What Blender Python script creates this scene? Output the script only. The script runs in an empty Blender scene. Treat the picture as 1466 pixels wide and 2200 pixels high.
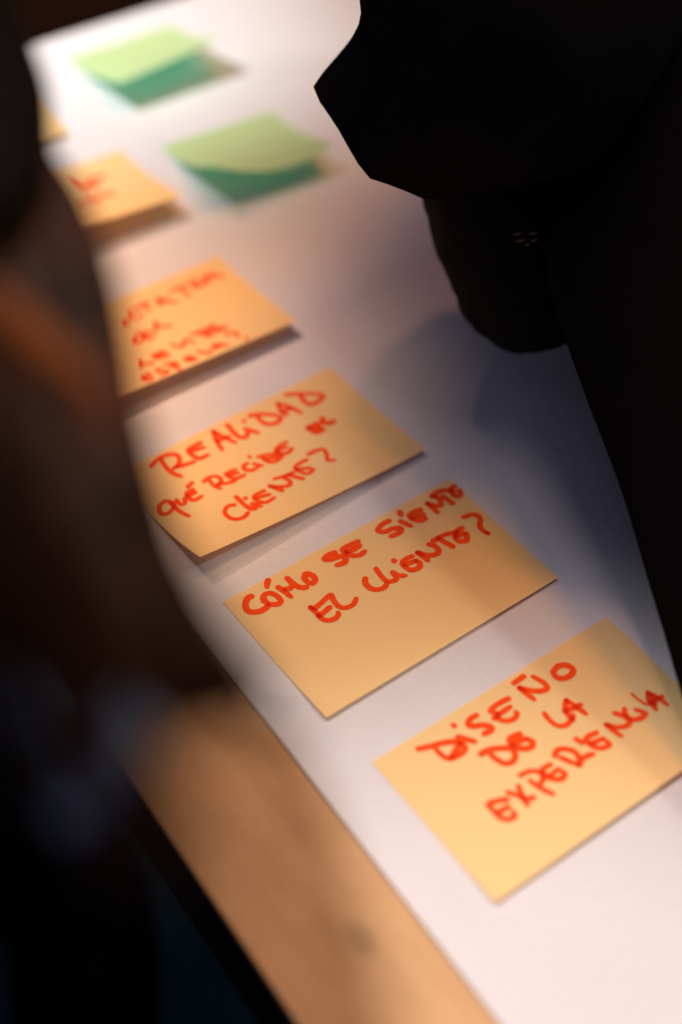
import bpy, math, random
import numpy as np
from mathutils import Vector, Matrix, noise

random.seed(7)
scn = bpy.context.scene
COL = scn.collection
ZT = 0.75                      # table top above the floor; all builder coordinates are measured from the table top

# ------------------------------------------------------------------ camera
FPX = 3189.06                  # focal length in photo pixels (2200 high)
CAM_M = np.array([[0.8260, 0.4080, -0.3888], [-0.5634, 0.6169, -0.5496], [0.0156, 0.6730, 0.7395]])
CAM_C = np.array([-0.19253, -0.35928, 0.50493])
q_, r_ = np.linalg.qr(CAM_M)
CAM_M = q_ * np.sign(np.diag(r_))
cam_d = bpy.data.cameras.new('camera')
cam_d.sensor_fit = 'VERTICAL'
cam_d.sensor_height = 36.0
cam_d.sensor_width = 24.0
cam_d.lens = FPX / 2200 * 36
cam_d.clip_start = 0.01
cam_d.clip_end = 60
cam_d.dof.use_dof = True
cam_d.dof.focus_distance = 0.650
cam_d.dof.aperture_fstop = 2.1
cam = bpy.data.objects.new('camera', cam_d)
COL.objects.link(cam)
mw = Matrix.Identity(4)
for i in range(3):
    for j in range(3):
        mw[i][j] = CAM_M[i][j]
    mw[i][3] = CAM_C[i] + (ZT if i == 2 else 0)
cam.matrix_world = mw
scn.camera = cam


def at(x, y, d):
    """point seen at photo pixel x, y, d metres along the view axis (table coordinates)"""
    return Vector(CAM_C + CAM_M @ np.array([(x - 733) / FPX, -(y - 1100) / FPX, -1.0]) * d)


# ------------------------------------------------------------------ world, lamps, exposure
world = bpy.data.worlds.new('World')
scn.world = world
world.use_nodes = True
world.node_tree.nodes['Background'].inputs[0].default_value = (0.66, 0.66, 1.0, 1)
world.node_tree.nodes['Background'].inputs[1].default_value = 0.13
scn.view_settings.view_transform = 'Standard'
scn.view_settings.look = 'None'
scn.view_settings.exposure = 0
scn.view_settings.gamma = 1
scn.cycles.max_bounces = 8
scn.cycles.diffuse_bounces = 4
scn.cycles.transmission_bounces = 6
scn.cycles.sample_clamp_indirect = 4
scn.cycles.caustics_reflective = False

# unseen overhead spots, fitted in place and tint, narrow ones added to brighten the paper: name, place (m from the table origin), aim on the table, colour, watts, radius, cone (deg), blend
LAMPS = [
    ('fitted_spot', (0.400, 0.150, 2.580), (0.100, 0.000, 0.000), (1.000, 0.884, 0.835), 24.8, 0.410, 120.0, 0.3),
    ('fitted_spot', (-0.100, 0.960, 1.240), (0.020, 0.180, 0.000), (1.000, 0.638, 0.400), 93.1, 0.050, 13.0, 1.0),
    ('fitted_spot', (-0.100, 0.680, 1.480), (-0.030, -0.270, 0.000), (1.000, 0.945, 0.880), 111.8, 0.058, 16.0, 1.0),
    ('fitted_spot', (0.600, 1.300, 2.560), (0.100, 0.000, 0.000), (1.000, 0.423, 0.285), 36.0, 0.100, 120.0, 0.3),
    ('fitted_spot', (1.800, -0.900, 2.000), (0.100, 0.000, 0.000), (1.000, 0.918, 0.881), 46.8, 0.100, 120.0, 0.3),
    ('fitted_spot', (-0.500, 0.620, 1.520), (0.130, 0.450, 0.000), (0.950, 1.000, 0.963), 133.1, 0.050, 16.0, 1.0),
    ('fitted_spot', (1.200, 0.280, 2.280), (0.100, 0.000, 0.000), (1.000, 0.407, 0.000), 65.7, 0.256, 120.0, 0.3),
    ('fitted_spot', (1.780, -0.470, 1.700), (0.100, 0.000, 0.000), (0.808, 1.000, 0.481), 21.3, 0.338, 120.0, 0.3),
]
for nm, loc, aim, col, watt, rad, cone, blend in LAMPS:
    l = bpy.data.lights.new(nm, 'SPOT')
    l.color = col
    l.energy = watt
    l.shadow_soft_size = rad
    l.spot_size = math.radians(cone)
    l.spot_blend = blend
    o = bpy.data.objects.new(nm, l)
    COL.objects.link(o)
    o.location = (loc[0], loc[1], loc[2] + ZT)
    o.rotation_euler = (Vector(aim) - Vector(loc)).to_track_quat('-Z', 'Y').to_euler()

# ------------------------------------------------------------------ materials
def mat(name, col, rough=0.6, spec=0.3, noise_amt=0.0, noise_scale=20.0, bump=0.0, bump_scale=200.0, transl=None, transl_amt=0.0, sheen=0.0):
    m = bpy.data.materials.new(name)
    m.use_nodes = True
    nt = m.node_tree
    b = nt.nodes['Principled BSDF']
    b.inputs['Base Color'].default_value = (*col, 1)
    b.inputs['Roughness'].default_value = rough
    b.inputs['Specular IOR Level'].default_value = spec
    if sheen:
        b.inputs['Sheen Weight'].default_value = sheen
    tc = nt.nodes.new('ShaderNodeTexCoord')
    if noise_amt:
        n = nt.nodes.new('ShaderNodeTexNoise')
        n.inputs['Scale'].default_value = noise_scale
        n.inputs['Detail'].default_value = 6
        nt.links.new(tc.outputs['Object'], n.inputs['Vector'])
        mr = nt.nodes.new('ShaderNodeMapRange')
        mr.inputs['To Min'].default_value = 1 - noise_amt
        mr.inputs['To Max'].default_value = 1 + noise_amt
        nt.links.new(n.outputs['Fac'], mr.inputs['Value'])
        mx = nt.nodes.new('ShaderNodeVectorMath')
        mx.operation = 'SCALE'
        mx.inputs[0].default_value = col
        nt.links.new(mr.outputs['Result'], mx.inputs['Scale'])
        nt.links.new(mx.outputs['Vector'], b.inputs['Base Color'])
    if bump:
        n2 = nt.nodes.new('ShaderNodeTexNoise')
        n2.inputs['Scale'].default_value = bump_scale
        n2.inputs['Detail'].default_value = 5
        nt.links.new(tc.outputs['Object'], n2.inputs['Vector'])
        bp = nt.nodes.new('ShaderNodeBump')
        bp.inputs['Strength'].default_value = bump
        bp.inputs['Distance'].default_value = 0.0006
        nt.links.new(n2.outputs['Fac'], bp.inputs['Height'])
        nt.links.new(bp.outputs['Normal'], b.inputs['Normal'])
    if transl is not None:
        t = nt.nodes.new('ShaderNodeBsdfTranslucent')
        t.inputs['Color'].default_value = (*transl, 1)
        ms = nt.nodes.new('ShaderNodeMixShader')
        ms.inputs[0].default_value = transl_amt
        nt.links.new(b.outputs[0], ms.inputs[1])
        nt.links.new(t.outputs[0], ms.inputs[2])
        nt.links.new(ms.outputs[0], nt.nodes['Material Output'].inputs['Surface'])
    return m


M = {}
M['paper'] = mat('white_paper', (0.70, 0.68, 0.73), 0.8, 0.15, 0.04, 22, 0.8, 260)
M['yellow'] = mat('yellow_note_paper', (1.0, 0.70, 0.34), 0.75, 0.12, 0.02, 18, 0.15, 600, (1.0, 0.52, 0.16), 0.16)
M['green'] = mat('green_note_paper', (0.74, 0.84, 0.44), 0.75, 0.12, 0.02, 18, 0.1, 600, (0.12, 0.84, 0.50), 0.36)
M['black'] = mat('black_cloth', (0.007, 0.0065, 0.007), 0.95, 0.0, 0.3, 60, 0.5, 900)
M['knit'] = mat('black_knit', (0.006, 0.006, 0.0065), 0.8, 0.05, 0.3, 120, 1.0, 700)
M['dash_pink'] = mat('dash_pink', (0.16, 0.085, 0.055), 0.6, 0.1, 0.05, 40)
M['edge'] = mat('black_table_edge', (0.006, 0.0055, 0.006), 0.6, 0.1)
M['metal'] = mat('black_steel', (0.02, 0.02, 0.022), 0.45, 0.3)
M['carpet'] = mat('teal_carpet', (0.017, 0.055, 0.080), 0.95, 0.0, 0.35, 90, 1.0, 300)
M['trousers'] = mat('black_trousers', (0.006, 0.006, 0.007), 0.95, 0.0, 0.3, 60)
M['chair'] = mat('dark_brown_wood', (0.022, 0.010, 0.006), 0.7, 0.05, 0.3, 12)
M['streak'] = mat('blue_grey_streak', (0.40, 0.62, 0.98), 0.4, 0.4, 0.1, 30)
M['blouse'] = mat('dark_blouse', (0.005, 0.0038, 0.0036), 0.9, 0.0, 0.3, 30)


def wood_mat():
    m = bpy.data.materials.new('oak_table_top')
    m.use_nodes = True
    nt = m.node_tree
    b = nt.nodes['Principled BSDF']
    tc = nt.nodes.new('ShaderNodeTexCoord')
    mp = nt.nodes.new('ShaderNodeMapping')
    mp.inputs['Scale'].default_value = (1.0, 0.13, 1.0)
    mp.inputs['Rotation'].default_value = (0, 0, math.radians(3))
    nt.links.new(tc.outputs['Object'], mp.inputs['Vector'])
    n = nt.nodes.new('ShaderNodeTexNoise')
    n.inputs['Scale'].default_value = 55
    n.inputs['Detail'].default_value = 9
    n.inputs['Roughness'].default_value = 0.62
    n.inputs['Distortion'].default_value = 0.6
    nt.links.new(mp.outputs[0], n.inputs['Vector'])
    n3 = nt.nodes.new('ShaderNodeTexNoise')
    n3.inputs['Scale'].default_value = 26
    n3.inputs['Detail'].default_value = 3
    nt.links.new(tc.outputs['Object'], n3.inputs['Vector'])
    ad = nt.nodes.new('ShaderNodeMath')
    ad.operation = 'MULTIPLY_ADD'
    ad.inputs[1].default_value = 0.55
    nt.links.new(n3.outputs['Fac'], ad.inputs[0])
    ml = nt.nodes.new('ShaderNodeMath')
    ml.operation = 'MULTIPLY'
    ml.inputs[1].default_value = 0.5
    nt.links.new(n.outputs['Fac'], ml.inputs[0])
    nt.links.new(ml.outputs[0], ad.inputs[2])
    cr = nt.nodes.new('ShaderNodeValToRGB')
    cr.color_ramp.elements[0].position = 0.38
    cr.color_ramp.elements[0].color = (0.50, 0.285, 0.14, 1)
    cr.color_ramp.elements[1].position = 0.66
    cr.color_ramp.elements[1].color = (0.64, 0.38, 0.195, 1)
    nt.links.new(ad.outputs[0], cr.inputs[0])
    # one knot in the board
    ds = nt.nodes.new('ShaderNodeVectorMath')
    ds.operation = 'DISTANCE'
    kn = at_table(775, 2015)
    ds.inputs[1].default_value = (kn[0], kn[1] * 0.62, 0.0)
    mk = nt.nodes.new('ShaderNodeMapping')
    mk.inputs['Scale'].default_value = (1.0, 0.62, 0.0)
    nt.links.new(tc.outputs['Object'], mk.inputs['Vector'])
    nt.links.new(mk.outputs[0], ds.inputs[0])
    kr = nt.nodes.new('ShaderNodeMapRange')
    kr.interpolation_type = 'SMOOTHSTEP'
    kr.inputs['From Min'].default_value = 0.0015
    kr.inputs['From Max'].default_value = 0.0075
    kr.inputs['To Min'].default_value = 0.70
    kr.inputs['To Max'].default_value = 1.0
    nt.links.new(ds.outputs['Value'], kr.inputs['Value'])
    sc = nt.nodes.new('ShaderNodeVectorMath')
    sc.operation = 'SCALE'
    nt.links.new(cr.outputs[0], sc.inputs[0])
    nt.links.new(kr.outputs[0], sc.inputs['Scale'])
    nt.links.new(sc.outputs[0], b.inputs['Base Color'])
    b.inputs['Roughness'].default_value = 0.5
    b.inputs['Specular IOR Level'].default_value = 0.25
    return m


def at_table(x, y):
    d = CAM_M @ np.array([(x - 733) / FPX, -(y - 1100) / FPX, -1.0])
    return CAM_C + d * (-CAM_C[2] / d[2])


M['wood'] = wood_mat()


def hair_mat():
    m = bpy.data.materials.new('brown_hair')
    m.use_nodes = True
    nt = m.node_tree
    b = nt.nodes['Principled BSDF']
    tc = nt.nodes.new('ShaderNodeTexCoord')
    n = nt.nodes.new('ShaderNodeTexNoise')
    n.inputs['Scale'].default_value = 60
    nt.links.new(tc.outputs['Object'], n.inputs['Vector'])
    cr = nt.nodes.new('ShaderNodeValToRGB')
    cr.color_ramp.elements[0].position = 0.3
    cr.color_ramp.elements[0].color = (0.006, 0.002, 0.0008, 1)
    cr.color_ramp.elements[1].position = 0.75
    cr.color_ramp.elements[1].color = (0.036, 0.012, 0.006, 1)
    nt.links.new(n.outputs['Fac'], cr.inputs[0])
    nt.links.new(cr.outputs[0], b.inputs['Base Color'])
    b.inputs['Roughness'].default_value = 0.6
    b.inputs['Specular IOR Level'].default_value = 0.06
    return m


M['hair'] = hair_mat()
M['warm_sheen'] = mat('hair_sheen_orange', (0.135, 0.034, 0.007), 0.55, 0.1, 0.3, 60)  # warm sheen on the hair put into the base colour


def ink_mat():
    m = bpy.data.materials.new('red_marker_ink')
    m.use_nodes = True
    nt = m.node_tree
    b = nt.nodes['Principled BSDF']
    a = nt.nodes.new('ShaderNodeAttribute')
    a.attribute_name = 'ink'
    tc = nt.nodes.new('ShaderNodeTexCoord')
    n = nt.nodes.new('ShaderNodeTexNoise')
    n.inputs['Scale'].default_value = 380
    n.inputs['Detail'].default_value = 4
    nt.links.new(tc.outputs['Object'], n.inputs['Vector'])
    ad = nt.nodes.new('ShaderNodeMath')
    ad.operation = 'MULTIPLY_ADD'
    ad.inputs[1].default_value = 0.5
    nt.links.new(n.outputs['Fac'], ad.inputs[0])
    nt.links.new(a.outputs['Fac'], ad.inputs[2])
    cr = nt.nodes.new('ShaderNodeValToRGB')
    cr.color_ramp.elements[0].position = 0.17
    cr.color_ramp.elements[0].color = (0.96, 0.085, 0.008, 1)
    cr.color_ramp.elements[1].position = 0.95
    cr.color_ramp.elements[1].color = (0.62, 0.008, 0.001, 1)
    nt.links.new(ad.outputs[0], cr.inputs[0])
    nt.links.new(cr.outputs[0], b.inputs['Base Color'])
    b.inputs['Roughness'].default_value = 0.6
    b.inputs['Specular IOR Level'].default_value = 0.08
    return m


M['ink'] = ink_mat()


# ------------------------------------------------------------------ helpers
def mesh_obj(name, verts, faces, material, parent=None, smooth=True):
    me = bpy.data.meshes.new(name)
    me.from_pydata([tuple(v) for v in verts], [], faces)
    me.validate()
    me.update()
    if smooth:
        me.polygons.foreach_set('use_smooth', [True] * len(me.polygons))
    me.materials.append(material)
    o = bpy.data.objects.new(name, me)
    COL.objects.link(o)
    if parent is not None:
        o.parent = parent
    else:
        o.location = (0, 0, ZT)
    return o


def empty(name, loc=(0, 0, 0)):
    o = bpy.data.objects.new(name, None)
    o.empty_display_size = 0.05
    COL.objects.link(o)
    o.location = (loc[0], loc[1], loc[2] + ZT)
    return o


def tag(o, label=None, cat=None, group=None, kind=None):
    for k, v in (('label', label), ('category', cat), ('group', group), ('kind', kind)):
        if v:
            o[k] = v
    return o


def box(x0, x1, y0, y1, z0, z1, bev=0.0):
    """bevelled box as verts / faces"""
    import bmesh
    bm = bmesh.new()
    bmesh.ops.create_cube(bm, size=1)
    for v in bm.verts:
        v.co = ((x0 + x1) / 2 + v.co.x * (x1 - x0), (y0 + y1) / 2 + v.co.y * (y1 - y0), (z0 + z1) / 2 + v.co.z * (z1 - z0))
    if bev:
        bmesh.ops.bevel(bm, geom=bm.edges[:], offset=bev, segments=3, affect='EDGES', profile=0.5)
    bm.verts.index_update()
    vs = [v.co.copy() for v in bm.verts]
    fs = [[v.index for v in f.verts] for f in bm.faces]
    bm.free()
    return vs, fs


def merge(parts):
    V, F = [], []
    for v, f in parts:
        k = len(V)
        V += list(v)
        F += [[i + k for i in q] for q in f]
    return V, F


def loft(rings, cap=True):
    n = len(rings[0])
    V = [p for r in rings for p in r]
    F = []
    for i in range(len(rings) - 1):
        for j in range(n):
            F.append([i * n + j, i * n + (j + 1) % n, (i + 1) * n + (j + 1) % n, (i + 1) * n + j])
    if cap:
        for k, r in ((0, rings[0]), ((len(rings) - 1) * n, rings[-1])):
            c = sum((Vector(p) for p in r), Vector()) / n
            V.append(c)
            ci = len(V) - 1
            for j in range(n):
                F.append([k + j, k + (j + 1) % n, ci])
    return V, F


def catmull(pts, n, closed=False):
    out = []
    m = len(pts)
    segs = m if closed else m - 1
    for i in range(segs):
        g = (lambda k: pts[k % m]) if closed else (lambda k: pts[min(max(k, 0), m - 1)])
        a, b, c, d = g(i - 1), g(i), g(i + 1), g(i + 2)
        for j in range(n):
            t = j / n
            out.append(type(b)([0.5 * (2 * b[k] + (c[k] - a[k]) * t + (2 * a[k] - 5 * b[k] + 4 * c[k] - d[k]) * t * t + (3 * b[k] - a[k] - 3 * c[k] + d[k]) * t ** 3) for k in range(len(b))]))
    if not closed:
        out.append(pts[-1])
    return out


def tube(path, radii, n=10, flat=1.0, cap=True):
    rings = []
    up = Vector((0.2, 0.1, 1)).normalized()
    for i, p in enumerate(path):
        t = (path[min(i + 1, len(path) - 1)] - path[max(i - 1, 0)]).normalized()
        s = t.cross(up)
        if s.length < 1e-4:
            s = Vector((1, 0, 0))
        s.normalize()
        w = s.cross(t).normalized()
        rings.append([p + (s * math.cos(2 * math.pi * k / n) + w * math.sin(2 * math.pi * k / n) * flat) * radii[i] for k in range(n)])
    return loft(rings, cap)


def wobble(V, amp, freq, seed=0.0):
    out = []
    for v in V:
        q = Vector(v) * freq + Vector((seed, seed * 1.7, -seed))
        out.append(Vector(v) + noise.noise_vector(q) * amp)
    return out


# ------------------------------------------------------------------ floor
v, f = box(-3, 3, -3, 3, -ZT - 0.05, -ZT)
tag(mesh_obj('floor', v, f, M['carpet'], smooth=False), kind='structure')

# ------------------------------------------------------------------ table
X0, X1, Y0, Y1 = -0.0763, 0.56, -1.05, 0.4595
tb = tag(empty('table', (0.24, -0.3, -ZT)), 'oak topped table with a black edge, covered by white paper', 'table')


def tpart(name, vf, m, smooth=False):
    o = mesh_obj(name, vf[0], vf[1], m, None, smooth)
    o.parent = tb
    o.location = (-0.24, 0.3, ZT)
    return o


tpart('tabletop', box(X0, X1, Y0, Y1, -0.004, 0.0, 0.0008), M['wood'])
tpart('table_edge', box(X0 + 0.0005, X1 - 0.0005, Y0 + 0.0005, Y1 - 0.0005, -0.058, -0.0042, 0.002), M['edge'])
for lx in (X0 + 0.06, X1 - 0.06):
    for ly in (Y0 + 0.06, Y1 - 0.06):
        tpart('leg', box(lx - 0.022, lx + 0.022, ly - 0.022, ly + 0.022, -ZT, -0.058, 0.003), M['metal'])

# white paper sheet on the table, its long edge lifting a little
PX0, PX1, PY0, PY1 = -0.0177, 0.53, -1.0, 0.4590
nx, ny = 90, 240
V, F = [], []
for j in range(ny + 1):
    for i in range(nx + 1):
        a = (i / nx) ** 1.6
        x = PX0 + (PX1 - PX0) * a
        y = PY0 + (PY1 - PY0) * j / ny
        e = (x - PX0) / 0.014
        lift = 0.0011 * max(0, 1 - e) ** 2 * (0.75 + 0.5 * noise.noise(Vector((0, y * 9, 3))))
        z = 0.0002 + lift + 0.00011 * (1 + noise.noise(Vector((x * 16, y * 16, 1)))) + 0.00004 * noise.noise(Vector((x * 55, y * 55, 7)))
        V.append((x, y, z))
for j in range(ny):
    for i in range(nx):
        k = j * (nx + 1) + i
        F.append((k, k + 1, k + nx + 2, k + nx + 1))
tag(mesh_obj('paper_sheet', V, F, M['paper']), 'large white paper sheet covering the table top', 'paper')

# ------------------------------------------------------------------ sticky notes
NOTES = {   # x, y, turn, width, height (mm), lift of the lower left / right corner (mm), where the bend starts, its power
    'como': (0.0, 0.0, 0.0403, 127, 76, 1.6, 1.4, 0.45, 1.8),
    'dis': (0.0070, -0.1027, 0.0330, 127, 76, 1.2, 2.2, 0.40, 1.8),
    'real': (-0.0032, 0.0937, 0.0519, 127, 76, 11.0, 3.0, 0.30, 1.9),
    'esp': (-0.0040, 0.2049, 0.0199, 127, 76, 10.0, 7.5, 0.15, 1.7),
    'mid': (0.0, 0.3265, -0.0100, 127, 76, 20.0, 13.0, 0.10, 1.6),
    'far': (-0.0200, 0.4290, 0.0100, 127, 76, 5.0, 3.0, 0.2, 1.8),
    'green_near': (0.1485, 0.3155, -0.0600, 75.5, 75.5, 28.0, 19.0, 0.02, 1.6, 7.0),
    'green_far': (0.1475, 0.4315, 0.0, 76, 75.5, 20.0, 26.0, 0.05, 1.5, 1.0),
}


def surf(n, u, v):
    x, y, t, w, h, lL, lR, v0, pw = n[:9]
    sag = n[9] if len(n) > 9 else 0.0
    u = np.asarray(u, float)
    v = np.asarray(v, float)
    a = np.clip(u / w, 0, 1)
    lift = lL * (1 - a) ** 1.5 + lR * (1 - (1 - a) ** 1.5) - sag * 4 * a * (1 - a)
    s = np.clip((v / h - v0) / (1 - v0), 0, 1)
    z = lift * s ** pw
    k = pw * pw / (2 * (2 * pw - 1)) * lift ** 2 / (h * (1 - v0)) * s ** (2 * pw - 1)
    c, sn = math.cos(t), math.sin(t)
    U = u / 1000
    W_ = -(v - k) / 1000
    return np.stack([x + c * U - sn * W_, y + sn * U + c * W_, z / 1000 + 0.0006 + 0 * U], -1)


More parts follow.
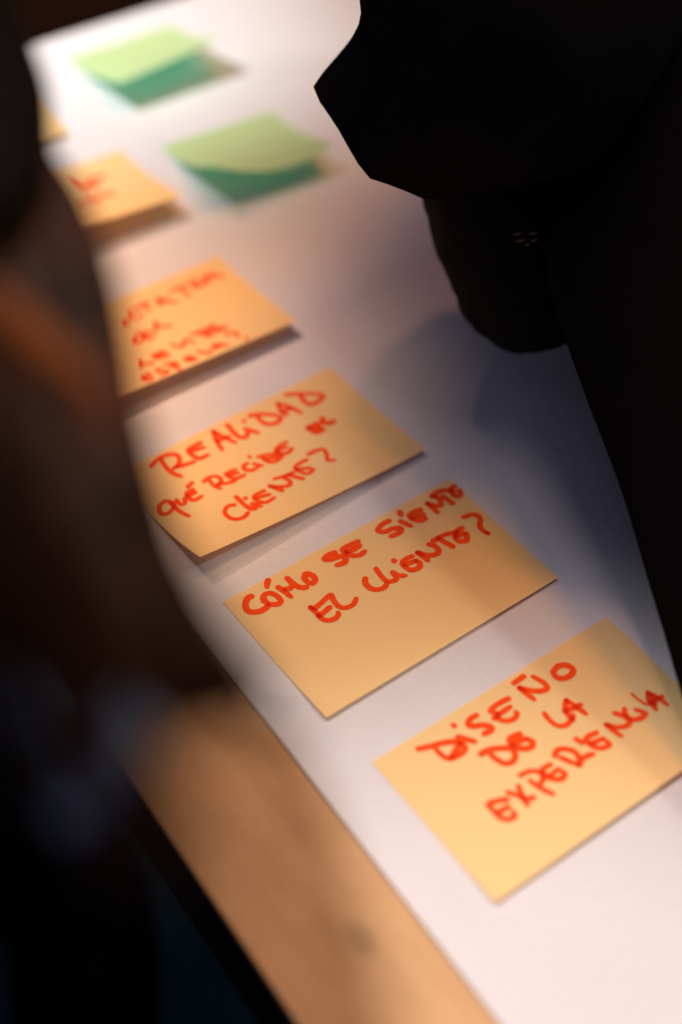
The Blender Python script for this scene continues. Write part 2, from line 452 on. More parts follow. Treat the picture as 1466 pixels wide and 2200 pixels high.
INK = {
 'como': [
  ('CÓMO', 2.63, ['11.7,4.5 9.8,4.5 7.7,6.2 6.3,8.4 6.2,10.6 7.7,12.4 10,13.5 12.6,13.7 15,12.9', '14.7,9.9 15.6,8 17.5,7.2 19.6,8 20.9,10.5 20.9,13.7 19.4,14.9 17.1,14 15.4,12.2 15.3,9.6 15.8,8.2', '22.8,1.4 21.4,2.7 20.4,4.1', '24.2,7.2 25,10.4 25.7,14.9', '26.1,10 28.2,10.7 30.1,9.6 30.4,7.1 30.4,5.4 30.7,8.3 31.3,11.8 33,13.8 34.5,14.5', '36.5,9.9 38.2,8.2 39.5,8.9 40.4,11.2 39.7,13.4 38,14.2 36.6,12.9 36.4,10.7 36.8,9.1']),
  ('EL', 2.35, ['29.2,24.6 29.3,25.3', '29.1,24.8 29.5,28.3 29.2,31 29.9,33.6 31.7,35.3 34.3,35.8 36.6,34.9 37.1,33.8', '29.1,30.2 29.2,30.8', '30.1,26.3 35.5,25.1 40.2,24.2 39.6,27.3 39.2,30.6 40.4,33.1 42.7,34.2 45.4,34.1 48.2,32.3', '29.9,30.7 35.8,29.5']),
  ('SE', 2.7, ['56.2,5.6 52.6,5.1 50.1,6.2 52.8,7.9 57,8.8 58.3,11 56.4,12.7 52.7,12.1', '68.8,6.4 64.2,6 60.2,6.3 60.3,9.3 62,12 64.9,13.3 67.7,12.8', '60.9,8.5 64.2,9.1 67.8,8.8']),
  ('SIENTE', 2.7, ['87.8,4.6 83.5,4.7 80,6.4 82.2,8.9 86.3,9.5 89.3,11.3 88,12.9 84.9,13 82.6,12.6', '91.9,8.1 93.8,12.7', '95,3.6 94.5,4.9', '103.7,7.6 100.2,7.1 97.4,7.6 97.3,10.3 99.5,12.9 102.3,13.1', '97.6,9.4 102.9,10.6', '108.8,6.8 109.1,13.3', '108.8,6.8 110.7,9.6 113.2,11 115,7.4 113.6,4.8', '113.2,4.3 117.3,3.8 121.5,5.3 123.5,8.2', '117.5,7.5 118.3,13.2', '125.8,5.4 123.1,6.1 121.8,9.1 123.1,11.5 125.4,10.4 126.3,8.5']),
  ('?', 2.42, ['116.9,23 120.7,23.8 122.8,25.9 122,28.8 119.4,31.5 118.8,34.5 119.4,37', '119.4,36.6 119.5,37.2']),
  ('CLIENTE', 2.6, ['58.1,25.7 56.6,28 56.7,31.4 58.7,33.8 61.8,34.6 64.3,33.5', '65.5,24 64.8,28.6 65.1,32.4 67.7,34.1 69.8,33.2 70.2,30 71.2,32.8 73.6,34.6', '74.8,24.7 74.8,24.9', '83.1,27.6 79.6,27.2 76.9,28.2 76.7,31.4 78.1,34 81.6,34.5 83.3,32.8 83,30.7', '77.5,29.8 82.5,30.6', '86.4,27.5 87.3,33.4', '86.4,27.5 89.5,31.6 93.2,33 95.1,31.3 94.9,28.1 93.4,26.4', '96.6,26 101.4,26 105.5,26.9 108.5,28.3', '99.3,26.5 101.5,33.7', '111.9,27.7 108.9,27.8 106.1,29.8 105.8,32.7 108.3,34.5 110.4,33.3 111.7,31.1', '106.3,30.1 110.6,30.7']),
 ],
 'real': [
  ('REALIDAD', 2.42, ['16.8,5.5 22.3,3.5 27.5,3.9 30.7,6.1 30.6,9.7 27.6,12.5 24.8,12.9', '23.1,4.6 22.3,9.8 23,15.7 24.9,19.4', '25.6,12.9 30.2,14.2 35.3,15.2', '44.4,6.4 39.7,6.5 37.1,7.3 36.9,11.3 38.6,14.9 43.2,15.2', '37.9,8.6 44.1,9.9', '53.9,3.7 51.5,10.5 50.4,16.4', '53.9,3.7 55.7,9.5 58.3,16.2', '51.6,10.3 58.1,10.8', '61.9,4.1 61.6,8.7 61.7,14 64.4,16 67.2,13.7 67.4,11.3 69,13.9 70.8,17.1', '69.9,6.6 69.9,6.8', '74.3,5.1 78.8,7.1 83,10.5 85.8,15 82.7,16.8 78.6,15.7 76.7,12.3 76.9,7.6', '90.3,6.2 88.5,11.3 89.2,15.5', '90.3,6.2 93.4,11.2 95.8,18.4', '88.7,11.9 93.1,12.8', '97.3,3.6 102.1,6.3 107.7,10.3 111.6,14.4 108.2,16.6 103,16.3 101.9,12.6 102.3,8.4']),
  ('EL', 2.78, ['92,29.1 93.2,33.6 97.7,34.1', '92.2,28.9 96.7,28.8 98.8,29.9 94.2,30.9 96.7,32.1', '101.5,27.7 101.2,31.7 105.1,32.7']),
  ('QUÉ', 2.25, ['12.1,31.3 10.2,28.6 6.4,29.5 4.2,33.7 6.3,36.2 10.6,34.8 12.9,31.9', '11.6,30.9 11.7,37.9 13.3,44.2', '14.7,31.3 14.6,34.9 16.9,35.2 18.1,32.4', '24.8,30.1 21.3,30.2 19.9,33 21.3,36.5 25.4,36.3', '20.6,32.4 24.6,32.4', '26.9,26.1 23.8,27.1']),
  ('RECIBE', 2.11, ['31.8,28.8 35,27.9 38.4,29.6 38.7,33.1 35.7,34.7', '34.3,29.6 33.8,34.2 35.2,37.7', '35.8,34.5 40.4,36.7 43.7,37.3', '47.9,31.1 44.5,30.8 42.5,31 43,34.2 45.2,36.5 49.3,36.9', '43.3,32.3 47.6,33.8', '54.6,31.1 52.5,31.4 51.5,33.9 53.7,36.3 57.3,36.4', '56.9,33.2 59.4,36.6', '58.1,28 58.1,28.2', '61.4,30.6 65.2,31.8 69.1,33.9 70.8,36.9 66.9,38.3 63.4,36.7 62.4,32.6', '63,33.8 68.3,36.1', '77.9,30.5 74.1,30.5 70.7,31.9 71.2,35.3 74.1,37 77.5,35.8', '70.8,32.6 75.8,33.2']),
  ('CLIENTE', 2.26, ['33.5,51.3 30.7,50.2 27.3,52.9 26.8,58.3 29.1,61.5 32.4,61.9 35.2,60.3', '37.5,47.2 37.2,52.6 37.5,58.8 39.4,60.1 40.4,56.2 42.2,60.5', '40.3,50.6 40.2,50.8', '49.7,51.9 45.2,51.8 43.3,53.3 43.8,57.1 45.8,59.6 50.6,59.2', '44.4,53.9 49.9,55.7', '53.9,50.9 56.3,57.3', '53.9,50.9 56.6,53.9 60.8,56.3 63,54.3 62.5,49.9', '58.5,48 62.8,49.4 68.3,49.9', '65.3,50 68.7,56.5', '78.3,46.5 73.3,46.6 70.4,47.9 70.9,52.1 72.6,55 76.7,54.4', '70.7,49.2 76.1,52.4']),
  ('?', 2.19, ['81.4,44 86,44.1 88.8,45.6 87.8,49.7 85.8,53.1 88.5,55']),
 ],
 'dis': [
  ('DISEÑO', 2.56, ['18.9,5.8 22.7,7.4 28,9.1 32.6,11.5 34.7,14.6 34.2,16.8 30.8,17.7 26,16.6 24.6,13.2 24.6,9.7', '34.2,13.6 27.2,16.7', '35.5,10.9 37.5,13.6 39.5,16.3', '37.6,5.3 37.6,5.5', '48.3,6.9 45,6.9 42.6,8.7 44.2,10.5 47.4,12.2 49.4,14.6 48.2,16 44.9,15.7', '64.3,8.2 59.3,7.8 54.4,8.5 55.6,11.2 54.5,13.5 56.4,16.1 59.5,17.2 62.2,16.2 62.4,15.1', '53.3,12.2 57.2,11.9 62.4,11.7', '71.3,3.6 76.8,3.3', '71.7,6.9 72.1,10.6 72.7,14.6', '71.7,6.9 74.3,10.3 77.7,13.1 80.8,13.7 81.6,10.8 80,5.6', '88.4,8.8 92.1,7.8 95.1,9.2 96.3,11.9 94.9,13.9 91.2,14.3 88.4,12.8 87.7,10']),
  ('LA', 2.45, ['71.5,22.7 71.1,26.7 72.1,30.3 74.8,31.9 78.2,31.3 80.7,30', '83.3,22.8 80.4,25.4 78.9,28.8 79,31.7', '83.3,22.8 84.4,27.5 85.3,32.4', '79.2,26.6 83.5,27.6 86.8,27.9']),
  ('DE', 2.68, ['37.9,22.4 41.4,22.7 45.2,24.4 48.9,27.1 49.1,30.1 46.3,32.4 43,31.6 41.3,28.1 40.8,24.1', '56.5,24.2 52.6,23.6 51,24.8 51.1,27.8 53.5,30.5 56.5,31.6 58.4,30.1 57.6,27.9', '51.4,26.6 54.6,26.8 57.5,27.3']),
  ('EXPERIENCIA', 2.37, ['32.5,44.5 29,42.8 25.2,42 25.1,45.6 25.1,49 27.1,51.6 30.2,52 30.7,49.8', '25.9,47 29.4,47.2 31.2,47.4', '35,42.3 36.9,45.1 38.3,48.5 41.7,50', '40.1,42.7 38.6,46.7 37.3,51.1', '44.1,39.2 48.6,40 51.3,42.8 50.3,45.7 47.8,46.7', '45.6,43.5 46.4,47.7 48.7,53.2', '57,42.4 53.2,42.3 52,44.7 53.4,48.1 56.1,50 58.5,49.3 58.7,47.2', '53.6,46.2 58.1,45.9', '61.4,40.3 63.9,38.9 67,40.4 69.1,43.9 68.1,47', '62.8,42.6 64.5,46.3 66.6,49.8', '65.8,49 70,47.9 74.4,48.7', '73.7,39.4 74.3,41.9', '82.4,41.9 78.3,41.4 76.4,42.6 76.8,46.3 79.1,48.8 82.7,49.3 82.7,46.5', '77.5,44.7 82.6,45.6', '88.4,41.6 88.7,45.7 89.4,49.1', '88.4,41.6 91.1,45 94.8,46.7 97.1,45.9 97.2,42.6 95,39.1', '99.7,40.1 98,43 98.8,45.9 102.1,47.4 105.2,46.6 103.2,43']),
  ('EXPERIENCIA A', 2.27, ['113.4,39.9 110.9,42.9 110.1,48', '113.4,39.9 114.9,44.1 115.5,49', '110,44.2 116.7,44.7', '113.5,42.1 111.4,45.9']),
  ('EXPERIENCIA accent', 1.26, ['107.5,36.3 107.7,39.8 108.6,44']),
 ],
 'esp': [
  ('ECTATIVA', 1.98, ['60.4,18.4 57.2,17.6 55,20.8 57.8,21.5', '63.8,12.3 62.1,14.4 62.4,18 65.7,19.5 68.5,18.8', '66.2,12.9 71.5,11.9 76.5,12.1', '71.9,12.5 73.5,18.4', '81.5,11.9 79.9,16.3 80.4,18.2', '81.5,11.9 84.6,16.5 88,20.7', '81.1,15.4 85.2,15.5', '89.5,11.3 96.4,10.7 101.7,11.3', '95.6,12.1 96.5,19.3', '102.8,11.5 103.2,16.9', '105.3,9 106.1,15.8 114,10.2', '113.9,14.2 116.5,10.3 117.9,15 120,15.5', '110.4,10.3 110.3,15.9']),
  ('DEL', 2.16, ['51.9,37.2 55.1,33.4 59.2,32.2 58.2,36.8 54.3,38.6 51.7,38', '62.5,33.2 59.1,35.1 59.9,39.5 63.3,39.1', '60.8,35 64.1,34.6', '70,28.9 66.1,36.2', '70.1,30.2 71.1,34.1 75.1,36.7']),
  ('CLIENTE', 2.16, ['46.9,53.2 44.1,59', '45.6,57 50.6,60.2', '60.4,53.7 54.1,53.9 55.3,58.4 61.1,59.3', '55.2,55.7 60.5,56.1', '66.9,51.8 69.7,57.2 74,52.4 76.5,57.6', '78.9,50.4 84,50.6 87.6,50.6', '82.1,51.2 85.4,58.1', '92.6,50.3 86.7,51.9 87.4,56.1 91,57', '88.5,52.6 92.2,53.3', '96.7,54.9 92,55.2 93,57.7 95.7,58.4']),
  ('ESPERA', 2.16, ['44.3,67 40,67.9 40.4,72.7 43.4,72.9', '40.8,68.9 44,70', '50.7,66.8 48.2,68.2 52.4,70.5 52,72.9 47.9,73.2', '54.6,65.2 59.8,67 58.8,70.5 55.8,69.9', '56.7,67.2 58.1,74.9', '68,67 65,68 66.2,71.3 69.1,71.9', '66,68.6 69.4,69.7', '73.8,66.1 76.5,71.4 79.2,69.4', '82.8,66.4 81.8,70.4', '82.5,66.5 86,68.7 87.5,72.2', '81.8,69 85.4,69.9']),
  ('?', 2.09, ['92.9,62.8 97.5,63.5 96.3,68.3', '98.6,71.9 98.3,73.1']),
 ],
}



def ink_mesh(name, n, width, strokes, parent, cell=0.28, org=(0, 0, 0)):
    """pen strokes as one flat outline mesh (union of round-tipped strokes) lying on the bent note"""
    S = []
    for s in strokes:
        pts = [tuple(map(float, q.split(','))) for q in s.split()]
        if len(pts) > 2:
            pts = catmull([Vector(q) for q in pts], 5)
            pts = [tuple(q) for q in pts]
        S.append(np.array(pts))
    allp = np.concatenate(S)
    lo = allp.min(0) - width
    hi = allp.max(0) + width
    nu, nv = int((hi[0] - lo[0]) / cell) + 2, int((hi[1] - lo[1]) / cell) + 2
    gu = lo[0] + np.arange(nu) * cell
    gv = lo[1] + np.arange(nv) * cell
    GU, GV = np.meshgrid(gu, gv)
    best = np.full(GU.shape, -1e9)
    cnt = np.zeros(GU.shape)
    rng = np.random.default_rng(int(abs(lo[0] * 13 + lo[1] * 7) * 10))
    for s in S:
        f_ = np.full(GU.shape, -1e9)
        m = len(s)
        w_ = width * 0.53 * (1 + 0.10 * np.interp(np.linspace(0, 1, m), np.linspace(0, 1, 4), rng.uniform(-1, 1, 4)))
        if m > 3:
            w_[-1] *= 0.82
            w_[-2] *= 0.92
        for a, b, ra, rb in zip(s[:-1], s[1:], w_[:-1], w_[1:]):
            dx, dy = b - a
            L2 = dx * dx + dy * dy + 1e-9
            t = np.clip(((GU - a[0]) * dx + (GV - a[1]) * dy) / L2, 0, 1)
            # marker nib a little wider across the writing line
            ex = (GU - a[0] - t * dx) * 1.02
            ey = (GV - a[1] - t * dy) * 0.98
            f_ = np.maximum(f_, ra + (rb - ra) * t - np.sqrt(ex * ex + ey * ey))
        best = np.maximum(best, f_)
        cnt += np.clip(f_ / 0.25, 0, 1)
    wob = np.array([[noise.noise(Vector((x * 1.3, y * 1.3, 5))) for x in gu[::2]] for y in gv[::2]])
    wob = np.kron(wob, np.ones((2, 2)))[:nv, :nu]
    best = best + 0.10 * wob
    ink = np.clip((cnt - 1) * 0.6, 0, 0.9)
    V, F, A, cache = [], [], [], {}

    def vid(key, u, v, a):
        if key not in cache:
            cache[key] = len(V)
            V.append((u, v))
            A.append(a)
        return cache[key]
    ins = best > 0
    anyc = ins[:-1, :-1] | ins[1:, :-1] | ins[:-1, 1:] | ins[1:, 1:]
    for r, c in np.argwhere(anyc):
        cs = [(r, c), (r, c + 1), (r + 1, c + 1), (r + 1, c)]
        poly = []
        for k in range(4):
            p, q = cs[k], cs[(k + 1) % 4]
            if ins[p]:
                poly.append(vid(p, gu[p[1]], gv[p[0]], ink[p]))
            if ins[p] != ins[q]:
                t = best[p] / (best[p] - best[q])
                key = (min(p, q), max(p, q))
                poly.append(vid(key, gu[p[1]] + (gu[q[1]] - gu[p[1]]) * t, gv[p[0]] + (gv[q[0]] - gv[p[0]]) * t, ink[p]))
        if len(poly) > 2:
            F.append(poly[::-1])
    V = np.array(V)
    P = surf(n, V[:, 0], V[:, 1])
    P[:, 2] += 0.00014
    P -= np.array(org)
    o = mesh_obj(name, P, F, M['ink'], parent)
    at_ = o.data.attributes.new('ink', 'FLOAT', 'POINT')
    if len(A) == len(o.data.vertices):
        at_.data.foreach_set('value', A)
    return o


def note(key, material, label, words=()):
    n = NOTES[key]
    w, h = n[3], n[4]
    org = np.array([n[0], n[1], 0.0])
    NU, NV = 48, 36
    us = np.linspace(0, w, NU + 1)
    vs = np.linspace(0, h, NV + 1)
    V, F = [], []
    for vv in vs:
        P = surf(n, us, np.full_like(us, vv)) - org
        for i, q in enumerate(P):
            V.append(tuple(q))
    for j in range(NV):
        for i in range(NU):
            k = j * (NU + 1) + i
            F.append((k, k + NU + 1, k + NU + 2, k + 1))
    o = mesh_obj('sticky_note', V, F, material)
    o.location = (org[0], org[1], ZT)
    tag(o, label, 'sticky note', 'sticky notes on the white paper')
    for word, width, strokes in words:
        ink_mesh('handwriting', n, width, strokes, o, org=org)
    return o


note('como', M['yellow'], 'sharp yellow note reading CÓMO SE SIENTE EL CLIENTE? in red marker', INK['como'])
note('dis', M['yellow'], 'yellow note reading DISEÑO DE LA EXPERIENCIA in red marker, nearest the camera', INK['dis'])
note('real', M['yellow'], 'yellow note reading REALIDAD QUÉ RECIBE EL CLIENTE? with a curled lower corner', INK['real'])
note('esp', M['yellow'], 'yellow note with four lines of blurred red writing ending in ESPERA?', INK['esp'])
MID = [('words', 3.6, ['86.8,13.8 88.5,27.2', '91.7,22.9 99.2,18.7 106.0,19.3', '92.9,25.3 99.0,26.1']),
       ('words', 3.2, ['75.8,42.9 83.4,42.1', '85.9,38.7 86.6,44.4 92.3,39.9', '92.5,41.8 98.5,40.3 99.0,44.1'])]
note('mid', M['yellow'], 'pale yellow note with two short blurred red words left of a green note', MID)
note('far', M['yellow'], 'yellow note corner peeking past the brown hair at the far end')
note('green_near', M['green'], 'square green note with strongly curled edge, closer to the black sleeve')
note('green_far', M['green'], 'square green note with raised corners at the far end of the table')

# ------------------------------------------------------------------ person in black, leaning over the table from the right
RX = Vector((0.826, -0.563, 0.0)).normalized()
DY = Vector((0.50, 0.72, -0.28)).normalized()
pr = tag(empty('person', (0.62, -0.30, -ZT)), 'person all in black leaning over the table with a knitted sleeve resting on the paper', 'person')


def ppart(name, vf, m, root, smooth=True, sub=0):
    o = mesh_obj(name, vf[0], vf[1], m, None, smooth)
    o.parent = root
    l = root.location
    o.location = (-l.x, -l.y, ZT - l.z)
    if sub:
        md = o.modifiers.new('smooth', 'SUBSURF')
        md.levels = md.render_levels = sub
    return o


# torso under the jacket and the legs beside the table, one body
def ring_at(E, a, b, n=24, ax=RX, dy=DY, zmin=0.0035):
    r = []
    for k in range(n):
        t = 2 * math.pi * k / n
        p = E + ax * (a * (1 - math.cos(t))) + dy * (b * (0.55 + math.sin(t) * (1.25 if math.sin(t) > 0 else 1)))
        if p.z < zmin and p.x < 0.60:
            p = Vector((p.x, p.y, zmin))
        r.append(p)
    return r


edge = [((1690, 2150), .53, .14, .07), ((1552, 1800), .55, .15, .08), ((1436, 1420), .572, .15, .09), ((1355, 1150), .585, .15, .10), ((1277, 930), .60, .15, .11),
        ((1216, 740), .615, .15, .11), ((1180, 480), .63, .15, .12), ((1150, 200), .64, .15, .12), ((1130, -150), .64, .15, .11),
        ((1180, -500), .63, .13, .10), ((1300, -800), .62, .09, .08)]
st = [tuple(list(at(*e[0], e[1])) + [e[2], e[3]]) for e in edge]
st = catmull(st, 4)
V, F = loft([ring_at(Vector(s[:3]), s[3], s[4]) for s in st])
V = [p if p.z < 0.02 else q for p, q in zip(V, wobble(V, 0.004, 14, 2.0))]
ppart('jacket', (V, F), M['black'], pr, sub=1)

# wide jacket sleeve: hem corners at the left, running up to the shoulder
hem = [((673, 185), .668), ((727, 283), .662), ((796, 386), .662), ((906, 428), .668), ((1010, 420), .690), ((1060, 330), .715), ((1020, 200), .735), ((900, 110), .73), ((775, 110), .705), ((712, 135), .685)]
r0 = [at(*a, d) for a, d in hem]
r1 = [at(*a, d) for a, d in [((768, 52), .66), ((800, 200), .64), ((900, 330), .63), ((1020, 400), .635), ((1150, 400), .66), ((1220, 300), .69), ((1180, 120), .71), ((1060, 20), .71), ((900, -20), .70), ((800, 10), .68)]]
r2 = [at(*a, d) for a, d in [((775, -120), .65), ((870, 60), .62), ((980, 220), .60), ((1130, 320), .60), ((1290, 330), .63), ((1380, 220), .66), ((1350, 20), .69), ((1200, -120), .69), ((1000, -190), .68), ((850, -170), .67)]]
r3 = [at(*a, d) for a, d in [((900, -420), .64), ((990, -200), .60), ((1120, -20), .575), ((1280, 80), .57), ((1440, 100), .60), ((1530, 0), .64), ((1500, -200), .67), ((1350, -350), .68), ((1150, -450), .67), ((980, -480), .66)]]
r4 = [at(*a, d) for a, d in [((1150, -700), .64), ((1220, -500), .60), ((1320, -350), .58), ((1450, -280), .58), ((1580, -280), .60), ((1650, -380), .64), ((1620, -560), .67), ((1500, -700), .68), ((1350, -760), .67), ((1220, -780), .66)]]


def dense(r, n):
    # keep the hem's corners: straight runs with slight rounding
    out = []
    m = len(r)
    for i in range(m):
        a, b, c = r[i - 1], r[i], r[(i + 1) % m]
        for j in range(n):
            t = j / n
            if t < 0.25:
                out.append(b.lerp(c, t))
            else:
                out.append(b.lerp(c, t))
    return out


rings = [dense(r, 3) for r in (r0, r1, r2, r3, r4)]
R_ = []
for i in range(4):
    for j in range(6):
        t = j / 6
        a_, b_ = rings[i], rings[i + 1]
        p0 = rings[max(i - 1, 0)]
        p3 = rings[min(i + 2, 4)]
        rr = []
        for k in range(len(a_)):
            A_, B_, P0, P3 = a_[k], b_[k], p0[k], p3[k]
            rr.append(0.5 * (2 * A_ + (B_ - P0) * t + (2 * P0 - 5 * A_ + 4 * B_ - P3) * t * t + (3 * A_ - P0 - 3 * B_ + P3) * t ** 3))
        R_.append(rr)
R_.append(rings[4])
V, F = loft(R_)
V = wobble(V, 0.0016, 55, 4.0)
ppart('jacket_sleeve', (V, F), M['black'], pr)

# the arm in a knitted sleeve, elbow on the table, forearm going back under the body
pth = [at(1015, 180, .70), at(1042, 330, .70), at(1082, 470, .705), at(1122, 590, .712), at(1146, 670, .718), at(1160, 735, .724)]
rad = [.030, .033, .0345, .0335, .0290, .0170]
pth2 = catmull([tuple(list(p) + [r]) for p, r in zip(pth, rad)], 8)
V, F = tube([Vector(p[:3]) for p in pth2], [p[3] for p in pth2], 40)
V2 = []
for v in V:
    v = Vector(v)
    w = noise.noise(v * 260) * 0.0020 + noise.noise(v * 90) * 0.0016
    c = min(pth2, key=lambda p: (Vector(p[:3]) - v).length_squared)
    d = (v - Vector(c[:3]))
    if d.length > 1e-5:
        v = v + d.normalized() * w
    V2.append(Vector((v.x, v.y, max(v.z, 0.0035))))
arm = ppart('knitted_sleeve', (V2, F), M['knit'], pr, sub=1)
# small pinkish dashes on the knitted sleeve near the elbow
for (px, py, ln) in ((1112, 502, 20), (1146, 501, 22), (1118, 517, 24), (1148, 516, 16), (1134, 525, 12)):
    a_ = at(px - ln / 2, py + 2, .6675)
    b_ = at(px + ln / 2, py - 2, .6675)
    V, F = tube([a_, a_.lerp(b_, .3), a_.lerp(b_, .7), b_], [.0002, .0007, .0007, .0002], 8)
    ppart('pink_dash', (V, F), M['dash_pink'], pr)
# legs of the standing person, right of the table
V, F = merge([tube([Vector((.68, -.36 + s, .02)), Vector((.69, -.35 + s, -.20)), Vector((.67, -.36 + s, -.45)), Vector((.68, -.36 + s, -.70))], [.085, .075, .058, .05], 16) for s in (-.10, .10)])
ppart('trousers', (V, F), M['trousers'], pr)
V, F = merge([box(.56, .80, -.41 + s, -.31 + s, -.748, -.68, .02) for s in (-.10, .10)])
ppart('shoes', (V, F), M['metal'], pr)
V, F = tube([Vector((.68, -.36, -.04)), Vector((.66, -.36, .06)), Vector((.56, -.34, .16)), Vector((.44, -.30, .24))], [.14, .15, .15, .14], 20, 0.8)
ppart('jacket_back', (V, F), M['black'], pr)

# ------------------------------------------------------------------ person with long brown hair, at the left, close to the camera
pl = tag(empty('person', (-0.55, -0.05, -ZT)), 'person with long brown hair leaning in, out of focus at the left', 'person')
Redge = [((-40, -260), .44), ((20, -60), .43), ((66, 90), .42), ((100, 190), .41), ((116, 330), .39), ((192, 450), .37), ((247, 600), .35), ((282, 760), .335), ((314, 930), .312), ((362, 1110), .295), ((432, 1270), .28), ((502, 1395), .272), ((622, 1560), .266)]
Ledge = [((-560, -260), .46), ((-520, -60), .45), ((-480, 90), .43), ((-440, 190), .42), ((-400, 330), .40), ((-360, 450), .385), ((-320, 600), .37), ((-270, 760), .355), ((-210, 930), .34), ((-140, 1110), .31), ((-60, 1260), .30), ((40, 1410), .29), ((160, 1560), .285)]
Rp = [at(*a, d) for a, d in Redge]
Lp = [at(*a, d) for a, d in Ledge]
parts = []
rng = random.Random(3)
NL = 84
for k in range(NL):
    s = k / (NL - 1)
    s = s ** 0.9
    layer = rng.uniform(0, 0.022)
    vd = (Rp[6] - Vector(CAM_C)).normalized()
    P = [Rp[i].lerp(Lp[i], s) + vd * layer for i in range(13)]
    trim = rng.random()
    if s > 0.05:
        m = 13 - (1 if trim < 0.5 else 0)
        P = P[:m]
    tp = P[-1] - P[-2]
    P[-1] = P[-1] - tp * rng.uniform(0, 0.4)
    P = catmull(P, 3)
    n_ = len(P)
    ph = rng.uniform(0, 6)
    P = [p + RX * (0.0014 * math.sin(ph + i * 0.35)) * (0 if s < 0.03 else 1) for i, p in enumerate(P)]
    rr = [0.0060 * min(1, (n_ - i + 1) / (n_ * 0.10)) ** 0.8 + 0.0003 for i in range(n_)]
    parts.append(tube([p - RX * r * 0.9 if s < 0.12 else p for p, r in zip(P, rr)], rr, 8))
# loose tips flicking to the right
for a_, r_0 in (([(380, 1330), (450, 1425), (520, 1462), (592, 1466)], .0034), ([(380, 1300), (460, 1425), (520, 1470), (585, 1462)], .0018),
                ([(450, 1440), (540, 1545), (610, 1568), (672, 1574)], .0024), ([(440, 1400), (540, 1530), (610, 1568), (665, 1572)], .0014),
                ([(300, 1050), (370, 1270), (450, 1440), (540, 1550)], .0022)):
    P = catmull([at(x, y, .275) for x, y in a_], 5)
    parts.append(tube(P, [r_0 * (1.0 - 0.75 * i / len(P)) for i in range(len(P))], 8))
# fine hairs added near the lens, a veil darkening the wood like shade
for k in range(100):
    x1 = rng.uniform(200, 480)
    y1 = 1560 + rng.uniform(-60, 1) * 1.0 + 420 * rng.random() ** 1.5 - max(0, x1 - 420) * 0.4
    x0 = x1 * 0.5 - 260 + rng.uniform(-60, 60)
    dd = rng.uniform(.20, .24)
    P = catmull([at(x0 - 120, y1 - 1100, dd + .07), at(x0, y1 - 700, dd + .03), at(x0 * .5 + x1 * .5, y1 - 300, dd + .01), at(x1, y1, dd)], 6)
    parts.append(tube(P, [.00075 * (1 - 0.6 * i / len(P)) for i in range(len(P))], 6))
V, F = merge(parts)
ppart('hair', (V, F), M['hair'], pl)
# the hair's warm sheen band, painted as lighter orange strands
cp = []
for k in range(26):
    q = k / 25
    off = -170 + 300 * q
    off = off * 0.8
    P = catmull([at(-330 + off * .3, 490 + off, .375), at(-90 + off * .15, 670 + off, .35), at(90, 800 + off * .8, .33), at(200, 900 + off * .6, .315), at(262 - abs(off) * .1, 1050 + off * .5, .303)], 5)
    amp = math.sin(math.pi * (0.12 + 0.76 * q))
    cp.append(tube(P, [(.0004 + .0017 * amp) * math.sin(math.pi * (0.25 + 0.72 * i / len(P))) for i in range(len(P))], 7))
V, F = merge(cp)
tag(ppart('sheen_strands', (V, F), M['warm_sheen'], pl), 'lighter strands painting the warm sheen on the hair')
# inner mass of the hair
ringsL = []
for i in range(12):
    c = Rp[i].lerp(Lp[i], 0.56) + (Rp[6] - Vector(CAM_C)).normalized() * 0.018
    hw = (Lp[i] - Rp[i]).length * 0.40 * (1.0 if i < 10 else 0.8)
    ax = (Lp[i] - Rp[i]).normalized()
    vd = (c - Vector(CAM_C)).normalized()
    ringsL.append([c + ax * hw * math.cos(t) + vd * 0.012 * math.sin(t) for t in [2 * math.pi * k / 16 for k in range(16)]])
V, F = loft(ringsL)
ppart('hair', (V, F), M['hair'], pl, sub=1)
# shoulder of the dark blouse above the hair
ringsB = []
for i in range(7):
    vd = (Rp[i] - Vector(CAM_C)).normalized()
    ax = (Lp[i] - Rp[i]).normalized()
    hw = (Lp[i] - Rp[i]).length * 0.5
    c = Rp[i] + ax * (hw * 1.0 + 0.001 * max(0, i - 3) ** 3) - vd * 0.012
    k_ = (1, 1, 1, 1, 1, .9, .6)[i]
    ringsB.append([c + ax * hw * k_ * math.cos(t) + vd * 0.02 * math.sin(t) for t in [2 * math.pi * k / 20 for k in range(20)]])
V, F = loft(ringsB)
ppart('blouse', (V, F), M['blouse'], pl, sub=1)
# torso of the leaning person, outside the frame at the left
def world_loft(cs, root, name, m, n=20):
    r = []
    for (x, y, z, a, b) in catmull(cs, 4):
        r.append([Vector((x + a * math.cos(2 * math.pi * k / n), y + b * math.sin(2 * math.pi * k / n), z)) for k in range(n)])
    return ppart(name, loft(r), m, root, sub=1)


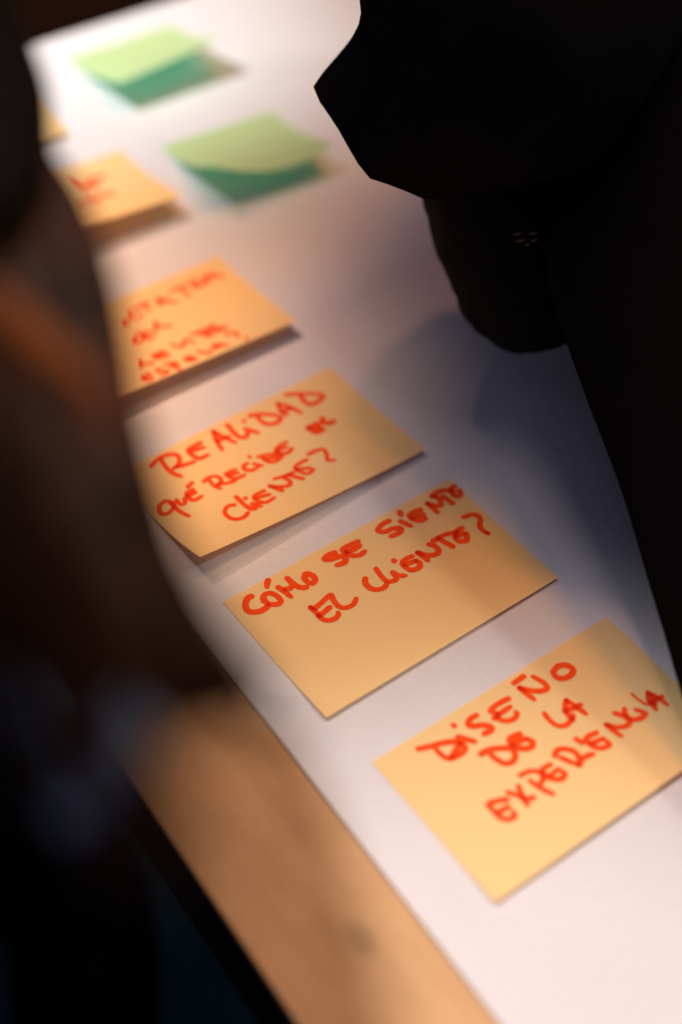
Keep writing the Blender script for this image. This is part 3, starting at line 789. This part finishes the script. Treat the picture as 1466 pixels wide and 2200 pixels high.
world_loft([(-.56, .20, -.20, .13, .17), (-.56, .20, -.05, .14, .18), (-.53, .20, .10, .13, .17), (-.49, .18, .24, .12, .18), (-.44, .16, .34, .09, .16), (-.41, .14, .38, .045, .05)], pl, 'blouse', M['blouse'])
V, F = tube(catmull([Vector((-.52, .12, -.24)), Vector((-.36, .06, -.22)), Vector((-.20, .0, -.20)), Vector((-.16, -.02, -.24))], 5), [.085 - .001 * i for i in range(16)], 20)
knee = catmull([at(-420, 1750, .86), at(-150, 1800, .90), at(50, 1850, .95), at(160, 1930, .97), at(188, 2250, 1.0), at(180, 2700, 1.15)], 6)
V, F = tube(knee, [.050 if i > 8 else .056 for i in range(len(knee))], 22)
ppart('trousers', (V, F), M['trousers'], pl, sub=1)
V, F = box(-.80, -.42, .02, .40, -.32, -.27, .02)
st_ = tag(empty('stool', (-.61, .2, -ZT)), 'black stool under the person with brown hair', 'stool')
o = ppart('seat', (V, F), M['metal'], st_)
for sx in (-.78, -.45):
    for sy in (.05, .37):
        V, F = box(sx - .015, sx + .015, sy - .015, sy + .015, -ZT, -.322, .002)
        ppart('leg', (V, F), M['metal'], st_, False)

# blue-grey curved shapes, the longer one in front of the table edge
blob = catmull([at(70, 1440, .262), at(55, 1500, .262), at(75, 1560, .262)], 6)
arc = catmull([at(290, 1500, .268), at(272, 1580, .268), at(228, 1640, .268), at(175, 1710, .268), at(120, 1780, .268)], 8)
V, F = merge([tube(arc, [.0028 + .0042 * math.sin(math.pi * min(1, i / (len(arc) - 1))) for i in range(len(arc))], 10, 0.5), tube(blob, [.0040] * len(blob), 10, 0.6)])
tag(mesh_obj('blue_streak', V, F, M['streak']), 'blurred blue grey streak curving across the table edge', 'blue_streak')

# dark bench beyond the far table end
bn = tag(empty('bench', (.3, .95, -ZT)), 'dark brown wooden bench in the gloom beyond the far table edge', 'bench')
V, F = box(-.9, 1.5, .62, 1.75, -.335, -.30, .01)
ppart('seat', (V, F), M['chair'], bn, False)
V, F = box(-.9, 1.5, 1.76, 1.80, -.20, .30, .01)
ppart('backrest', (V, F), M['chair'], bn, False)
for sx in (-.82, 1.42):
    for sy, zt in ((.70, -.336), (1.78, -.202)):
        V, F = box(sx - .03, sx + .03, sy - .018, sy + .018, -ZT, zt, .003)
        ppart('leg', (V, F), M['chair'], bn, False)
